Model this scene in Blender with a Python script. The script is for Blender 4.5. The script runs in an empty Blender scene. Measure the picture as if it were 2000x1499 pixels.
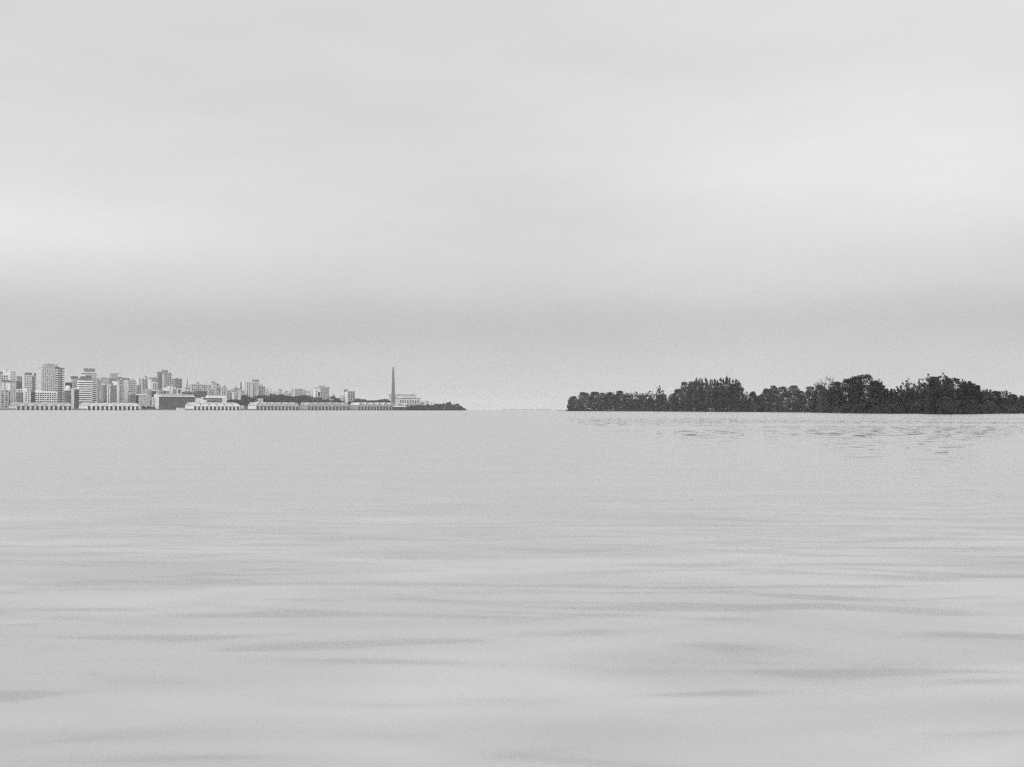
import bpy, math, random
import numpy as np

sc = bpy.context.scene
col = sc.collection
rnd = random.Random(11)

# ------------------------------------------------------------------ camera
F = 2145.0            # focal length in photo pixels (photo is 2000 wide)
CAMH = 1.6
ROLL = 0.0013
cam = bpy.data.cameras.new('camera')
cam.sensor_width = 36.0
cam.lens = 36.0 * F / 2000.0
cam.clip_start = 0.3
cam.clip_end = 60000
camo = bpy.data.objects.new('camera', cam)
col.objects.link(camo)
camo.location = (0, 0, CAMH)
camo.rotation_mode = 'YXZ'
camo.rotation_euler = (math.radians(90) + math.atan(51.2 / F), 0, 0)
from mathutils import Matrix
camo.rotation_euler = (0, 0, 0)
camo.rotation_mode = 'QUATERNION'
m_ = Matrix.Rotation(math.radians(90) + math.atan(51.2 / F), 3, 'X') @ Matrix.Rotation(ROLL, 3, 'Z')
camo.rotation_quaternion = m_.to_quaternion()
sc.camera = camo

# ------------------------------------------------------------------ world: overcast sky
SUN_EL, SUN_ROT = math.radians(32), math.radians(-22)
w = bpy.data.worlds.new('World')
sc.world = w
w.use_nodes = True
nt = w.node_tree
N = nt.nodes
L = nt.links
N.clear()


def nd(tree, t, **kw):
    n = tree.nodes.new(t)
    for k, v in kw.items():
        if k.startswith('i_'):
            key = k[2:]
            n.inputs[int(key) if key.isdigit() else key.replace('_', ' ')].default_value = v
        else:
            setattr(n, k, v)
    return n


def mth(tree, op, a, b=None, c=None, clamp=False):
    n = tree.nodes.new('ShaderNodeMath')
    n.operation = op
    n.use_clamp = clamp
    for i, v in enumerate((a, b, c)):
        if v is None:
            continue
        if isinstance(v, (int, float)):
            n.inputs[i].default_value = v
        else:
            tree.links.new(v, n.inputs[i])
    return n.outputs[0]


out = nd(nt, 'ShaderNodeOutputWorld')
bg = nd(nt, 'ShaderNodeBackground')
bg.inputs['Strength'].default_value = 0.1
sky = nd(nt, 'ShaderNodeTexSky', sky_type='NISHITA', sun_disc=False, sun_elevation=SUN_EL, sun_rotation=math.pi - SUN_ROT,
         air_density=1.5, dust_density=6.0)
bw = nd(nt, 'ShaderNodeRGBToBW')
L.new(sky.outputs[0], bw.inputs[0])
tc = nd(nt, 'ShaderNodeTexCoord')
sep = nd(nt, 'ShaderNodeSeparateXYZ')
L.new(tc.outputs['Generated'], sep.inputs[0])
# overcast layer: brightness by height plus soft, flat cloud bands
el = mth(nt, 'ABSOLUTE', sep.outputs['Z'])
ramp = nd(nt, 'ShaderNodeValToRGB')
ramp.color_ramp.interpolation = 'B_SPLINE'
stops = [(0.0, 6.0), (0.04, 5.75), (0.08, 5.5), (0.105, 6.0), (0.15, 6.75), (0.24, 6.9), (0.32, 6.8), (0.45, 6.9), (1.0, 7.4)]
while len(ramp.color_ramp.elements) < len(stops):
    ramp.color_ramp.elements.new(0.5)
for e_, (p_, v_) in zip(ramp.color_ramp.elements, stops):
    e_.position = p_
    e_.color = (v_ / 10, v_ / 10, v_ / 10, 1)
L.new(el, ramp.inputs[0])
base = mth(nt, 'MULTIPLY', ramp.outputs[0], 10.0)


def skynoise(sx, sz, detail, rough, off):
    mp = nd(nt, 'ShaderNodeMapping')
    mp.inputs['Scale'].default_value = (sx, sx, sz)
    mp.inputs['Location'].default_value = off
    L.new(tc.outputs['Generated'], mp.inputs[0])
    n = nd(nt, 'ShaderNodeTexNoise', i_Scale=1.0, i_Detail=detail, i_Roughness=rough)
    L.new(mp.outputs[0], n.inputs['Vector'])
    return n.outputs[0]


n1 = skynoise(1.6, 7.0, 3.0, 0.5, (3.1, 0.4, 1.7))
n2 = skynoise(5.0, 22.0, 4.0, 0.55, (0.3, 2.2, 0.9))
m1 = mth(nt, 'MULTIPLY_ADD', n1, 0.26, 0.87)
m2 = mth(nt, 'MULTIPLY_ADD', n2, 0.14, 0.93)
cl = mth(nt, 'MULTIPLY', mth(nt, 'MULTIPLY', base, m1), m2)


def patch(cx, cz, wx, wz, amp):
    u1 = mth(nt, 'MULTIPLY', mth(nt, 'SUBTRACT', sep.outputs['X'], cx), 1 / wx)
    v1 = mth(nt, 'MULTIPLY', mth(nt, 'SUBTRACT', sep.outputs['Z'], cz), 1 / wz)
    r2 = mth(nt, 'ADD', mth(nt, 'MULTIPLY', u1, u1), mth(nt, 'MULTIPLY', v1, v1))
    return mth(nt, 'MULTIPLY', mth(nt, 'POWER', 2.718, mth(nt, 'MULTIPLY', r2, -1.0)), amp)


# thinner, brighter places in the cloud sheet, and one heavier bank low on the right
for (cx, cz, wx, wz, amp) in ((0.36, 0.20, 0.24, 0.06, 0.11), (-0.45, 0.145, 0.24, 0.055, 0.21), (0.42, 0.08, 0.35, 0.022, -0.03), (0.1, 0.075, 0.9, 0.025, -0.03), (.0, .24, .18, .09, -.05), (-.15, .07, .22, .02, -.03)):
    cl = mth(nt, 'MULTIPLY', cl, mth(nt, 'ADD', patch(cx, cz, wx, wz, amp), 1.0))
clear = mth(nt, 'MULTIPLY', bw.outputs[0], 0.08)
tot = mth(nt, 'ADD', cl, clear)
L.new(tot, bg.inputs['Color'])
L.new(bg.outputs[0], out.inputs['Surface'])

sun = bpy.data.lights.new('sun', 'SUN')
sun.energy = 1.5
sun.angle = math.radians(25)
sun.color = (1, 1, 1)
suno = bpy.data.objects.new('sun', sun)
col.objects.link(suno)
# lamp shines down its -Z: put it up-left, a little behind the camera
suno.rotation_euler = (math.radians(90) - SUN_EL, 0, SUN_ROT)

sc.view_settings.view_transform = 'Standard'
sc.view_settings.look = 'None'
sc.view_settings.exposure = 0
sc.view_settings.gamma = 1
sc.view_settings.use_curve_mapping = False
sc.render.engine = 'CYCLES'
sc.cycles.max_bounces = 6
sc.cycles.diffuse_bounces = 2
sc.cycles.glossy_bounces = 3
sc.cycles.volume_bounces = 1
sc.cycles.use_denoising = False
sc.cycles.use_adaptive_sampling = True
sc.cycles.adaptive_threshold = 0.06
sc.cycles.adaptive_min_samples = 16
sc.cycles.filter_width = 1.25
sc.cycles.volume_step_rate = 2.0
sc.cycles.sample_clamp_indirect = 3


# ------------------------------------------------------------------ helpers
def hor(x):
    return 800.7 + ROLL * (1000 - x)


def zat(x, y, Y):
    return CAMH + (hor(x) - y) / F * Y


def tag(o, label=None, cat=None, group=None, kind=None):
    if label: o['label'] = label
    if cat: o['category'] = cat
    if group: o['group'] = group
    if kind: o['kind'] = kind
    return o


def empty(name, loc, rz=0.0):
    o = bpy.data.objects.new(name, None)
    col.objects.link(o)
    o.location = loc
    o.rotation_euler = (0, 0, rz)
    return o


_mats = {}


def mat(val, rough=0.85, var=0.12, scale=0.35, streak=3.0, spec=0.3):
    """grey material, weathered by two noises in world space (stains run down)"""
    if val > .28: val = min(.88, val * 1.22)
    key = (round(val, 3), rough, var, scale)
    if key in _mats:
        return _mats[key]
    m = bpy.data.materials.new('weathered_grey_%d' % int(val * 1000))
    m.use_nodes = True
    t = m.node_tree
    b = t.nodes['Principled BSDF']
    b.inputs['Roughness'].default_value = rough
    b.inputs['Specular IOR Level'].default_value = spec
    g = nd(t, 'ShaderNodeNewGeometry')
    mp = nd(t, 'ShaderNodeMapping')
    mp.inputs['Scale'].default_value = (scale, scale, scale / streak)
    t.links.new(g.outputs['Position'], mp.inputs[0])
    n = nd(t, 'ShaderNodeTexNoise', i_Scale=1.0, i_Detail=5.0, i_Roughness=0.65)
    t.links.new(mp.outputs[0], n.inputs['Vector'])
    f = mth(t, 'MULTIPLY_ADD', n.outputs[0], 2 * var * 2, 1 - 2 * var)
    v = mth(t, 'MULTIPLY', f, val)
    t.links.new(v, b.inputs['Base Color'])
    _mats[key] = m
    return m


def leafmat(name, v0, v1):
    m = bpy.data.materials.new(name)
    m.use_nodes = True
    t = m.node_tree
    b = t.nodes['Principled BSDF']
    b.inputs['Roughness'].default_value = 0.6
    b.inputs['Specular IOR Level'].default_value = 0.25
    g = nd(t, 'ShaderNodeNewGeometry')
    n = nd(t, 'ShaderNodeTexNoise', i_Scale=0.18, i_Detail=5.0, i_Roughness=0.7)
    t.links.new(g.outputs['Position'], n.inputs['Vector'])
    r = mth(t, 'MULTIPLY_ADD', g.outputs['Random Per Island'], 0.5, 0.0)
    s = mth(t, 'MULTIPLY_ADD', n.outputs[0], 2.6, -1.15)
    f = mth(t, 'ADD', r, s, clamp=True)
    v = mth(t, 'MULTIPLY_ADD', f, v1 - v0, v0)
    t.links.new(v, b.inputs['Base Color'])
    return m


DARK = mat(0.03, 0.45, 0.3)
GLASS = mat(0.05, 0.35, 0.35, 0.3)
LEAF = leafmat('dark_foliage', 0.006, 0.085)
LEAF3 = leafmat('deep_dark_foliage', 0.004, 0.04)
LEAF2 = leafmat('pale_foliage', 0.015, 0.13)
LEAFC = leafmat('park_foliage', 0.02, 0.06)
BARK = mat(0.09, 0.9, 0.3, 1.5)

CUBE_V = [(0, 0, 0), (1, 0, 0), (1, 1, 0), (0, 1, 0), (0, 0, 1), (1, 0, 1), (1, 1, 1), (0, 1, 1)]
CUBE_F = [(0, 3, 2, 1), (4, 5, 6, 7), (0, 1, 5, 4), (1, 2, 6, 5), (2, 3, 7, 6), (3, 0, 4, 7)]
_cubes = {}


def cube_mesh(m):
    if m.name not in _cubes:
        me = bpy.data.meshes.new('block_' + m.name)
        me.from_pydata(CUBE_V, [], CUBE_F)
        me.materials.append(m)
        _cubes[m.name] = me
    return _cubes[m.name]


def part(name, m, parent, x0, x1, y0, y1, z0, z1, mesh=None):
    o = bpy.data.objects.new(name, mesh or cube_mesh(m))
    col.objects.link(o)
    o.parent = parent
    o.location = (x0, y0, z0)
    o.scale = (x1 - x0, y1 - y0, z1 - z0)
    return o


class MB:
    def __init__(s):
        s.v = []; s.f = []; s.mi = []

    def box(s, x0, x1, y0, y1, z0, z1, mi=0):
        b = len(s.v)
        for (a, c, d) in CUBE_V:
            s.v.append((x0 + (x1 - x0) * a, y0 + (y1 - y0) * c, z0 + (z1 - z0) * d))
        for f in CUBE_F:
            s.f.append(tuple(b + i for i in f)); s.mi.append(mi)
        return s

    def prism(s, pts, y0, y1, mi=0):
        """polygon in x,z extruded along y (pts counter-clockwise seen from -y)"""
        b = len(s.v); n = len(pts)
        for y in (y0, y1):
            for (x, z) in pts: s.v.append((x, y, z))
        s.f.append(tuple(b + i for i in range(n))); s.mi.append(mi)
        s.f.append(tuple(b + n + i for i in reversed(range(n)))); s.mi.append(mi)
        for i in range(n):
            j = (i + 1) % n
            s.f.append((b + i, b + n + i, b + n + j, b + j)); s.mi.append(mi)
        return s

    def lathe(s, prof, n=16, cx=0, cy=0, mi=0, cap=True):
        b = len(s.v)
        for (r, z) in prof:
            for k in range(n):
                a = 2 * math.pi * k / n
                s.v.append((cx + r * math.cos(a), cy + r * math.sin(a), z))
        for i in range(len(prof) - 1):
            for k in range(n):
                k2 = (k + 1) % n
                s.f.append((b + i * n + k, b + i * n + k2, b + (i + 1) * n + k2, b + (i + 1) * n + k)); s.mi.append(mi)
        if cap:
            s.f.append(tuple(b + (len(prof) - 1) * n + k for k in range(n))); s.mi.append(mi)
        return s

    def tube(s, p, q, r0, r1, n=5, mi=0):
        p = np.array(p, float); q = np.array(q, float)
        d = q - p; d /= (np.linalg.norm(d) + 1e-9)
        a = np.cross(d, (0, 0, 1.0) if abs(d[2]) < .9 else (1.0, 0, 0)); a /= np.linalg.norm(a)
        c = np.cross(d, a)
        b = len(s.v)
        for (o, r) in ((p, r0), (q, r1)):
            for k in range(n):
                t = 2 * math.pi * k / n
                s.v.append(tuple(o + r * (math.cos(t) * a + math.sin(t) * c)))
        for k in range(n):
            k2 = (k + 1) % n
            s.f.append((b + k, b + k2, b + n + k2, b + n + k)); s.mi.append(mi)
        s.f.append(tuple(b + n + k for k in range(n))); s.mi.append(mi)
        return s

    def mesh(s, name, mats):
        me = bpy.data.meshes.new(name)
        me.from_pydata(s.v, [], s.f)
        for m in (mats if isinstance(mats, (list, tuple)) else [mats]): me.materials.append(m)
        if any(s.mi): me.polygons.foreach_set('material_index', s.mi)
        me.update()
        return me

    def build(s, name, mats, parent=None, loc=(0, 0, 0)):
        o = bpy.data.objects.new(name, s.mesh(name, mats))
        col.objects.link(o)
        o.parent = parent
        o.location = loc
        return o


# ------------------------------------------------------------------ water
def water_material():
    m = bpy.data.materials.new('river_water')
    m.use_nodes = True
    t = m.node_tree
    b = t.nodes['Principled BSDF']
    b.inputs['Roughness'].default_value = 0.16
    b.inputs['IOR'].default_value = 1.45
    tcn = nd(t, 'ShaderNodeTexCoord')

    def wn(sx, sy, rot, detail, rough, dist=0.0):
        mp = nd(t, 'ShaderNodeMapping')
        mp.inputs['Scale'].default_value = (sx, sy, 1)
        mp.inputs['Rotation'].default_value = (0, 0, rot)
        t.links.new(tcn.outputs['Object'], mp.inputs[0])
        n = nd(t, 'ShaderNodeTexNoise', i_Scale=1.0, i_Detail=detail, i_Roughness=rough, i_Distortion=dist)
        t.links.new(mp.outputs[0], n.inputs['Vector'])
        return n.outputs[0]

    swell = wn(0.50, 0.95, math.radians(20), 1.2, 0.4, 0.5)
    chop = wn(1.2, 4.6, math.radians(35), 1.5, 0.5, 0.3)
    ripple = wn(0.10, 0.45, math.radians(-4), 1.0, 0.5, 0.6)
    patch = wn(0.10, 0.22, 0.3, 2.0, 0.5, 0.8)
    sy = nd(t, 'ShaderNodeSeparateXYZ')
    t.links.new(tcn.outputs['Object'], sy.inputs[0])
    # the boat's own low wake dies out with distance from it
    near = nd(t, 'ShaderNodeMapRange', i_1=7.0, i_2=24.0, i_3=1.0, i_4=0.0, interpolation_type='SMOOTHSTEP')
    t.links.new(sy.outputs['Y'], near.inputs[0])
    pr = nd(t, 'ShaderNodeMapRange', i_1=0.40, i_2=0.62, i_3=0.0, i_4=1.0)
    t.links.new(patch, pr.inputs[0])
    mid = nd(t, 'ShaderNodeMapRange', i_1=8.0, i_2=12.0, i_3=0.0, i_4=1.0)
    t.links.new(sy.outputs['Y'], mid.inputs[0])
    cf = nd(t, 'ShaderNodeMapRange', i_1=24.0, i_2=38.0, i_3=1.0, i_4=0.0)
    t.links.new(sy.outputs['Y'], cf.inputs[0])
    chopm = mth(t, 'MULTIPLY', mth(t, 'MULTIPLY', chop, mth(t, 'MULTIPLY', cf.outputs[0], pr.outputs[0])), mid.outputs[0])
    h = mth(t, 'MULTIPLY', mth(t, 'ADD', mth(t, 'MULTIPLY', swell, 0.15), mth(t, 'MULTIPLY', wn(0.33, 1.25, math.radians(38), 1.0, 0.4, 0.7), 0.085)), near.outputs[0])
    h = mth(t, 'ADD', h, mth(t, 'MULTIPLY', chopm, 0.024))
    h = mth(t, 'ADD', h, mth(t, 'MULTIPLY', ripple, 0.002))
    fine = wn(0.35, 1.1, math.radians(-5), 2.0, 0.5, 0.4)
    fa = nd(t, 'ShaderNodeMapRange', i_1=12.0, i_2=22.0, i_3=0.0, i_4=1.0)
    fb = nd(t, 'ShaderNodeMapRange', i_1=25.0, i_2=42.0, i_3=1.0, i_4=0.0)
    t.links.new(sy.outputs['Y'], fa.inputs[0]); t.links.new(sy.outputs['Y'], fb.inputs[0])
    fm = mth(t, 'MULTIPLY', fa.outputs[0], fb.outputs[0])
    h = mth(t, 'ADD', h, mth(t, 'MULTIPLY', mth(t, 'MULTIPLY', fine, fm), 0.016))
    lee = nd(t, 'ShaderNodeMapRange', i_1=2.0, i_2=9.0, i_3=0.0, i_4=1.0)
    t.links.new(sy.outputs['X'], lee.inputs[0])
    belt = nd(t, 'ShaderNodeMapRange', i_1=130.0, i_2=300.0, i_3=1.0, i_4=0.5)
    t.links.new(sy.outputs['Y'], belt.inputs[0])
    # glassy slicks between wind-ruffled water
    slick = wn(0.85, 0.55, 0.1, 3.0, 0.6, 0.4)
    big = wn(0.011, 0.018, 0.4, 1.0, 0.5)
    sl = nd(t, 'ShaderNodeMapRange', i_1=0.49, i_2=0.60, i_3=0.0, i_4=1.0)
    t.links.new(slick, sl.inputs[0])
    bm = nd(t, 'ShaderNodeMapRange', i_1=0.36, i_2=0.46, i_3=0.3, i_4=1.0)
    t.links.new(big, bm.inputs[0])
    rg = mth(t, 'MULTIPLY', mth(t, 'MULTIPLY', sl.outputs[0], mth(t, 'MULTIPLY', bm.outputs[0], mth(t, 'MULTIPLY', belt.outputs[0], lee.outputs[0]))), -0.275)
    t.links.new(mth(t, 'ADD', rg, 0.30), b.inputs['Roughness'])
    # soft sediment tongues, strengthened nearby to paint the swells' light and dark bands
    sed_swell_tone = wn(0.30, 0.6, math.radians(25), 2.0, 0.5, 0.7)
    t.links.new(mth(t, 'ADD', 0.515, mth(t, 'MULTIPLY', mth(t, 'SUBTRACT', sed_swell_tone, 0.5), mth(t, 'MULTIPLY_ADD', near.outputs[0], 0.28, 0.10))), b.inputs['Base Color'])
    bp = nd(t, 'ShaderNodeBump')
    bp.inputs['Strength'].default_value = 1.0
    bp.inputs['Distance'].default_value = 1.0
    t.links.new(h, bp.inputs['Height'])
    t.links.new(bp.outputs[0], b.inputs['Normal'])
    return m


wm = bpy.data.meshes.new('river')
R = 15000
wm.from_pydata([(-R, -400, 0), (R, -400, 0), (R, R, 0), (-R, R, 0)], [], [(0, 1, 2, 3)])
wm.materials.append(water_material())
wo = bpy.data.objects.new('river', wm)
col.objects.link(wo)
tag(wo, 'calm wide grey river with soft low waves', kind='structure')

# ------------------------------------------------------------------ city frame: quay line
P0 = np.array([-709.8, 1655.0])
U = np.array([0.784, 0.62]); U /= np.linalg.norm(U)
NI = np.array([-U[1], U[0]])          # inland
ANG = math.atan2(U[1], U[0])
GZ = 2.3


def onray(x, d=0.0):
    """point on the line d metres inland of the quay, in the direction seen at photo column x; also s"""
    k = (x - 1000) / F
    A = P0 + NI * d
    s = (k * A[1] - A[0]) / (U[0] - k * U[1])
    return A + U * s, s


def sstep(a, b, x):
    t = min(1, max(0, (x - a) / (b - a)))
    return t * t * (3 - 2 * t)


def ground(s, d):
    return GZ + 26 * sstep(110, 480, d) * (1 - sstep(330, 560, s))


def quaypoint(s, d):
    p = P0 + U * s + NI * d
    return p


# land sheet
S0, S1 = -420.0, 830.0
ss = np.linspace(S0, S1, 90)
dd = [0, 30, 60, 90, 120, 160, 200, 250, 300, 350, 400, 460, 520, 600, 700, 850]
V = []; Fc = []
for s in ss:
    for d in dd:
        de = d * (1 - 0.93 * sstep(600, 830, s))
        p = quaypoint(s, de)
        V.append((p[0], p[1], ground(s, de) if d < 850 else -2))
nd_ = len(dd)
for i in range(len(ss) - 1):
    for j in range(nd_ - 1):
        a = i * nd_ + j
        Fc.append((a, a + nd_, a + nd_ + 1, a + 1))
gm = bpy.data.meshes.new('city_ground'); gm.from_pydata(V, [], Fc); gm.materials.append(mat(0.22, 0.9, 0.3, 0.05))
go = bpy.data.objects.new('city_ground', gm); col.objects.link(go)
tag(go, 'low grey land rising behind the quay', kind='structure')

# quay wall in lengths, with coping
qw = empty('quay_wall', (P0[0], P0[1], 0), ANG)
tag(qw, 'long low concrete quay wall along the waterfront', 'quay')
sq = S0
wallm = mat(0.24, 0.9, 0.35, 0.25)
while sq < 590:
    ln = min(30.0, 590 - sq)
    part('wall_section', wallm, qw, sq + .05, sq + ln - .05, -1.2, 0.5, -2.5, GZ - 0.25)
    part('coping', mat(0.27, 0.9, 0.2), qw, sq + .02, sq + ln - .02, -1.5, 0.6, GZ - 0.25, GZ + 0.15)
    sq += ln

# ------------------------------------------------------------------ generic buildings
WIN = MB().box(0, 1, -0.12, 0, 0, 1, 0).box(-0.12, 1.12, -0.28, 0, -0.14, -0.02, 1)
WIN_ME = WIN.mesh('window', [GLASS, mat(0.5)])
WINS = [WIN_ME, WIN_ME, WIN.mesh('window', [mat(.02, .3, .3), mat(.5)]), WIN.mesh('window', [mat(.12, .4, .3), mat(.5)]), WIN.mesh('window', [mat(.27, .5, .3), mat(.5)])]


def span(x0, x1, d, s=0.0):
    """front-left corner, width, left-side depth for a building seen from photo column x0 to x1"""
    xc = x0 + s * (x1 - x0)
    c, _ = onray(xc, d)
    k1 = (x1 - 1000) / F
    wd = (k1 * c[1] - c[0]) / (U[0] - k1 * U[1])
    dep = None
    if s > 0:
        k0 = (x0 - 1000) / F
        dep = (k0 * c[1] - c[0]) / (NI[0] - k0 * NI[1])
    return c, wd, dep


class Bld:
    def __init__(b, x0, x1, yt, yb, d, label, name='apartment_block', cat='building', side=0.15, maxdep=30, mindep=9, z0=None):
        b.c, b.w, dep = span(x0, x1, d, side)
        b.x0, b.x1 = x0, x1
        b.dep = max(mindep, min(maxdep, dep if dep else 16))
        _, s = onray(x0 + side * (x1 - x0), d)
        b.gz = (ground(s, d) - 1.5) if z0 is None else z0
        b.Y = b.c[1]
        b.xc = x0 + side * (x1 - x0)
        b.root = empty(name, (b.c[0], b.c[1], b.gz), ANG)
        tag(b.root, label, cat)
        b.top = b.z(yt)
        b.bot = max(0.0, b.z(yb))

    def z(b, y):
        return zat(b.xc, y, b.Y) - b.gz

    def lx(b, x):
        """photo column -> local x on the front face"""
        k = (x - 1000) / F
        return (k * b.c[1] - b.c[0]) / (U[0] - k * U[1])

    def body(b, m, top=None, name='wall', x0=None, x1=None, y0=0, y1=None, bot=0):
        return part(name, m, b.root, 0 if x0 is None else x0, b.w if x1 is None else x1, y0, b.dep if y1 is None else y1, bot, b.top if top is None else top)

    def roofbits(b, m=None, parapet=True):
        if parapet:
            part('parapet', m or mat(0.5), b.root, -.25, b.w + .25, -.25, b.dep + .25, b.top, b.top + .7)

    def windows(b, cp, rp, xf0=0.06, xf1=0.97, fw=0.55, fh=0.5, lx0=None, lx1=None, top=None, bot=None, me=None, margin=.3, skip=0.0, side=False):
        a = b.w * xf0 if lx0 is None else lx0
        c = b.w * xf1 if lx1 is None else lx1
        t = b.top if top is None else top
        bo = b.bot if bot is None else bot
        mpp = b.Y / F
        n = max(1, int(round((c - a) / (cp * mpp * 1.08))))
        r = max(1, int(round((t - bo) / (rp * mpp))))
        pw = (c - a) / n; ph = (t - bo) / r
        for j in range(r):
            for i in range(n):
                if skip and rnd.random() < skip: continue
                part('window', None, b.root, a + pw * (i + .5 - fw / 2), a + pw * (i + .5 + fw / 2), 0, 1,
                     t - ph * (j + .5 + fh / 2), t - ph * (j + .5 - fh / 2), mesh=me or rnd.choice(WINS))
        if side:
            n2 = max(1, int(b.dep / 6))
            for j in range(r):
                for i in range(n2):
                    o = part('window', None, b.root, 0, 1, 0, 1, 0, 1, mesh=me or WIN_ME)
                    o.rotation_euler = (0, 0, -math.pi / 2)
                    pd = b.dep / n2
                    o.location = (0, pd * (i + .75), t - ph * (j + .5 + fh / 2))
                    o.scale = (pd * .5, 1, ph * fh)

    def bands(b, rp, m, frac=0.55, x0=None, x1=None, top=None, bot=None, proud=0.5, name='floor_band', side=True):
        a = -proud if x0 is None else x0
        c = b.w + proud if x1 is None else x1
        t = b.top if top is None else top
        bo = b.bot if bot is None else bot
        r = max(1, int(round((t - bo) / (rp * b.Y / F))))
        ph = (t - bo) / r
        for j in range(r + 1):
            part(name, m, b.root, a, c, -proud, (b.dep + proud) if side else 0.3, t - ph * j - ph * frac, t - ph * j + (0.6 if j == 0 else 0))

    def strips(b, m, cp, frac=0.4, x0=None, x1=None, top=None, bot=None, name='window_strip', proud=.15):
        a = b.w * .05 if x0 is None else x0
        c = b.w * .95 if x1 is None else x1
        t = b.top - 1 if top is None else top
        bo = b.bot if bot is None else bot
        n = max(1, int(round((c - a) / (cp * b.Y / F * 1.08))))
        pw = (c - a) / n
        for i in range(n):
            part(name, m, b.root, a + pw * (i + .5 - frac / 2), a + pw * (i + .5 + frac / 2), -proud, 0.1, bo, t)

    def block(b, xa, xb, ya, yb, m, name='roof_block', y0=2.0, y1=None):
        """box on the roof, in photo columns and rows"""
        part(name, m, b.root, b.lx(xa), b.lx(xb), y0, (y1 or b.dep - 1), b.z(yb) + .01, b.z(ya))

    def mast(b, x, y, r=0.25, name='antenna', y0=3.0, zb=None):
        MB().tube((b.lx(x), y0, (b.top if zb is None else zb)), (b.lx(x), y0, b.z(y)), r, r * .5).build(name, mat(0.08), b.root)

    def clutter(b, n=3, m=None, seed=0):
        q = random.Random(seed + int(b.x0 * 7))
        for i in range(n):
            x = q.uniform(.05, .75) * b.w; wd = q.uniform(.1, .25) * b.w; h = q.uniform(.8, 2.4)
            y = q.uniform(1.5, max(2, b.dep * .5))
            part(q.choice(['water_tank', 'lift_house', 'vent_box']), m or mat(q.choice([.2, .35, .6, .75])), b.root, x, x + wd, y, y + 3 + q.random() * 2, b.top + .001, b.top + h)


W9, W7, W55, W45, W35, W25, W15, W08 = [mat(v) for v in (0.86, 0.72, 0.55, 0.45, 0.35, 0.25, 0.15, 0.08)]


def simple(x0, x1, yt, yb, d, tone, label, cp=3.4, rp=3.6, style='grid', side=.15, clutter=2, name='apartment_block', cat='building', fw=.5, fh=.5, parapet=True, skip=.0, maxdep=26, **k):
    b = Bld(x0, x1, yt, yb, d, label, name, cat, side, maxdep)
    m = mat(tone)
    if style == 'grid':
        b.body(m); b.windows(cp, rp, fw=fw, fh=fh, skip=skip, **k)
    elif style == 'bands':
        b.body(GLASS, name='glazing'); b.bands(rp, m, frac=k.get('frac', .5))
    elif style == 'strips':
        b.body(m); b.strips(GLASS, cp, k.get('frac', .4))
        b.bands(rp, m, frac=.22, proud=.22, x0=0.1, x1=b.w - .1, name='spandrel', side=False)
    elif style == 'frame':
        b.body(GLASS, name='glazing'); b.bands(rp, m, frac=.42)
        b.strips(m, cp, .25, 0, b.w, top=b.top, name='pier', proud=.5 + .05)
    elif style == 'blank':
        b.body(m)
    if parapet: b.roofbits(mat(min(.85, tone * 1.25)))
    if clutter: b.clutter(clutter)
    return b


# ---- left cluster
b = simple(-12, 17, 765, 799, 60, .5, 'grey apartment block with square windows at the left end of the skyline', cp=5.6, rp=4.3, fw=.62, fh=.6)
b = simple(5, 17, 750, 768, 100, .6, 'narrow block with dark penthouse and blank white wall, left end of skyline', cp=3.4, rp=4, xf1=.45, parapet=False, clutter=0)
part('blank_wall', W9, b.root, b.w * .5, b.w, -.4, .2, 0, b.top); b.block(8, 19, 745.5, 750, W15)
b = simple(17, 31, 750, 790, 62, .62, 'tall pale block with close vertical window lines and dark roof', cp=3.4, rp=4.2, style='strips', clutter=0)
b.block(18, 31, 748, 750, W15, y0=-.3)
simple(-10, 7, 729, 745, 330, .4, 'hazy grey block high on the hill at the left edge', rp=4)
b = Bld(7, 16, 724, 740, 300, 'white hazy block with one small dark opening near its top', side=.1)
b.body(W7); part('opening', DARK, b.root, b.lx(11.4), b.lx(12.8), -.1, .2, b.z(727.8), b.z(726)); b.roofbits()
simple(-8, 16, 736, 752, 240, .55, 'pale slab of flats below the white hazy block', rp=4.2, cp=4)
simple(16.5, 31, 728, 750, 260, .7, 'pale hazy block with two dark rows of windows near its roof', rp=4, cp=3.4, fw=.6, fh=.4)
simple(31, 43.5, 738, 750, 300, .38, 'mid grey hazy block with thin upright strips', cp=2.6, rp=4, style='strips')
simple(31, 49, 748, 766, 200, .16, 'dark windowless block between two pale towers', style='grid', cp=5, rp=5, fw=.3, fh=.3)
b = simple(43.5, 62, 736, 768, 140, .6, 'pale tower with dark penthouse left of the tall slab tower', cp=3.1, rp=3.6, clutter=0)
b.block(50, 62.5, 730.5, 736, W15)
b = simple(62, 69.3, 738, 768, 140, .3, 'slim dark block squeezed against the tall slab tower', cp=2.6, rp=4, style='strips', frac=.5)
b.block(68.6, 69.8, 731, 738, W08, name='lift_shaft', y0=0)
b = Bld(43.5, 60, 768, 791, 60, 'white block with two columns of deep dark windows', side=.12)
b.body(W7); b.windows(5.2, 4.1, lx0=b.lx(48.5), lx1=b.lx(58.8), fw=.42, fh=.6); b.roofbits(W9)
b.block(46, 53, 760.5, 768, W7); b.clutter(2)
simple(31, 43.5, 769, 791, 60, .32, 'mid grey block with fine upright bars beside the white block', cp=2.5, rp=4, style='strips', frac=.5)
simple(33, 44.5, 764, 772, 100, .8, 'low white rooftop storey behind the grey barred block', cp=4, rp=5)
simple(60, 69, 768, 792, 64, .2, 'dark narrow block with thin horizontal lines beside the white banded office', rp=3.3, style='bands', frac=.3)
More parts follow.
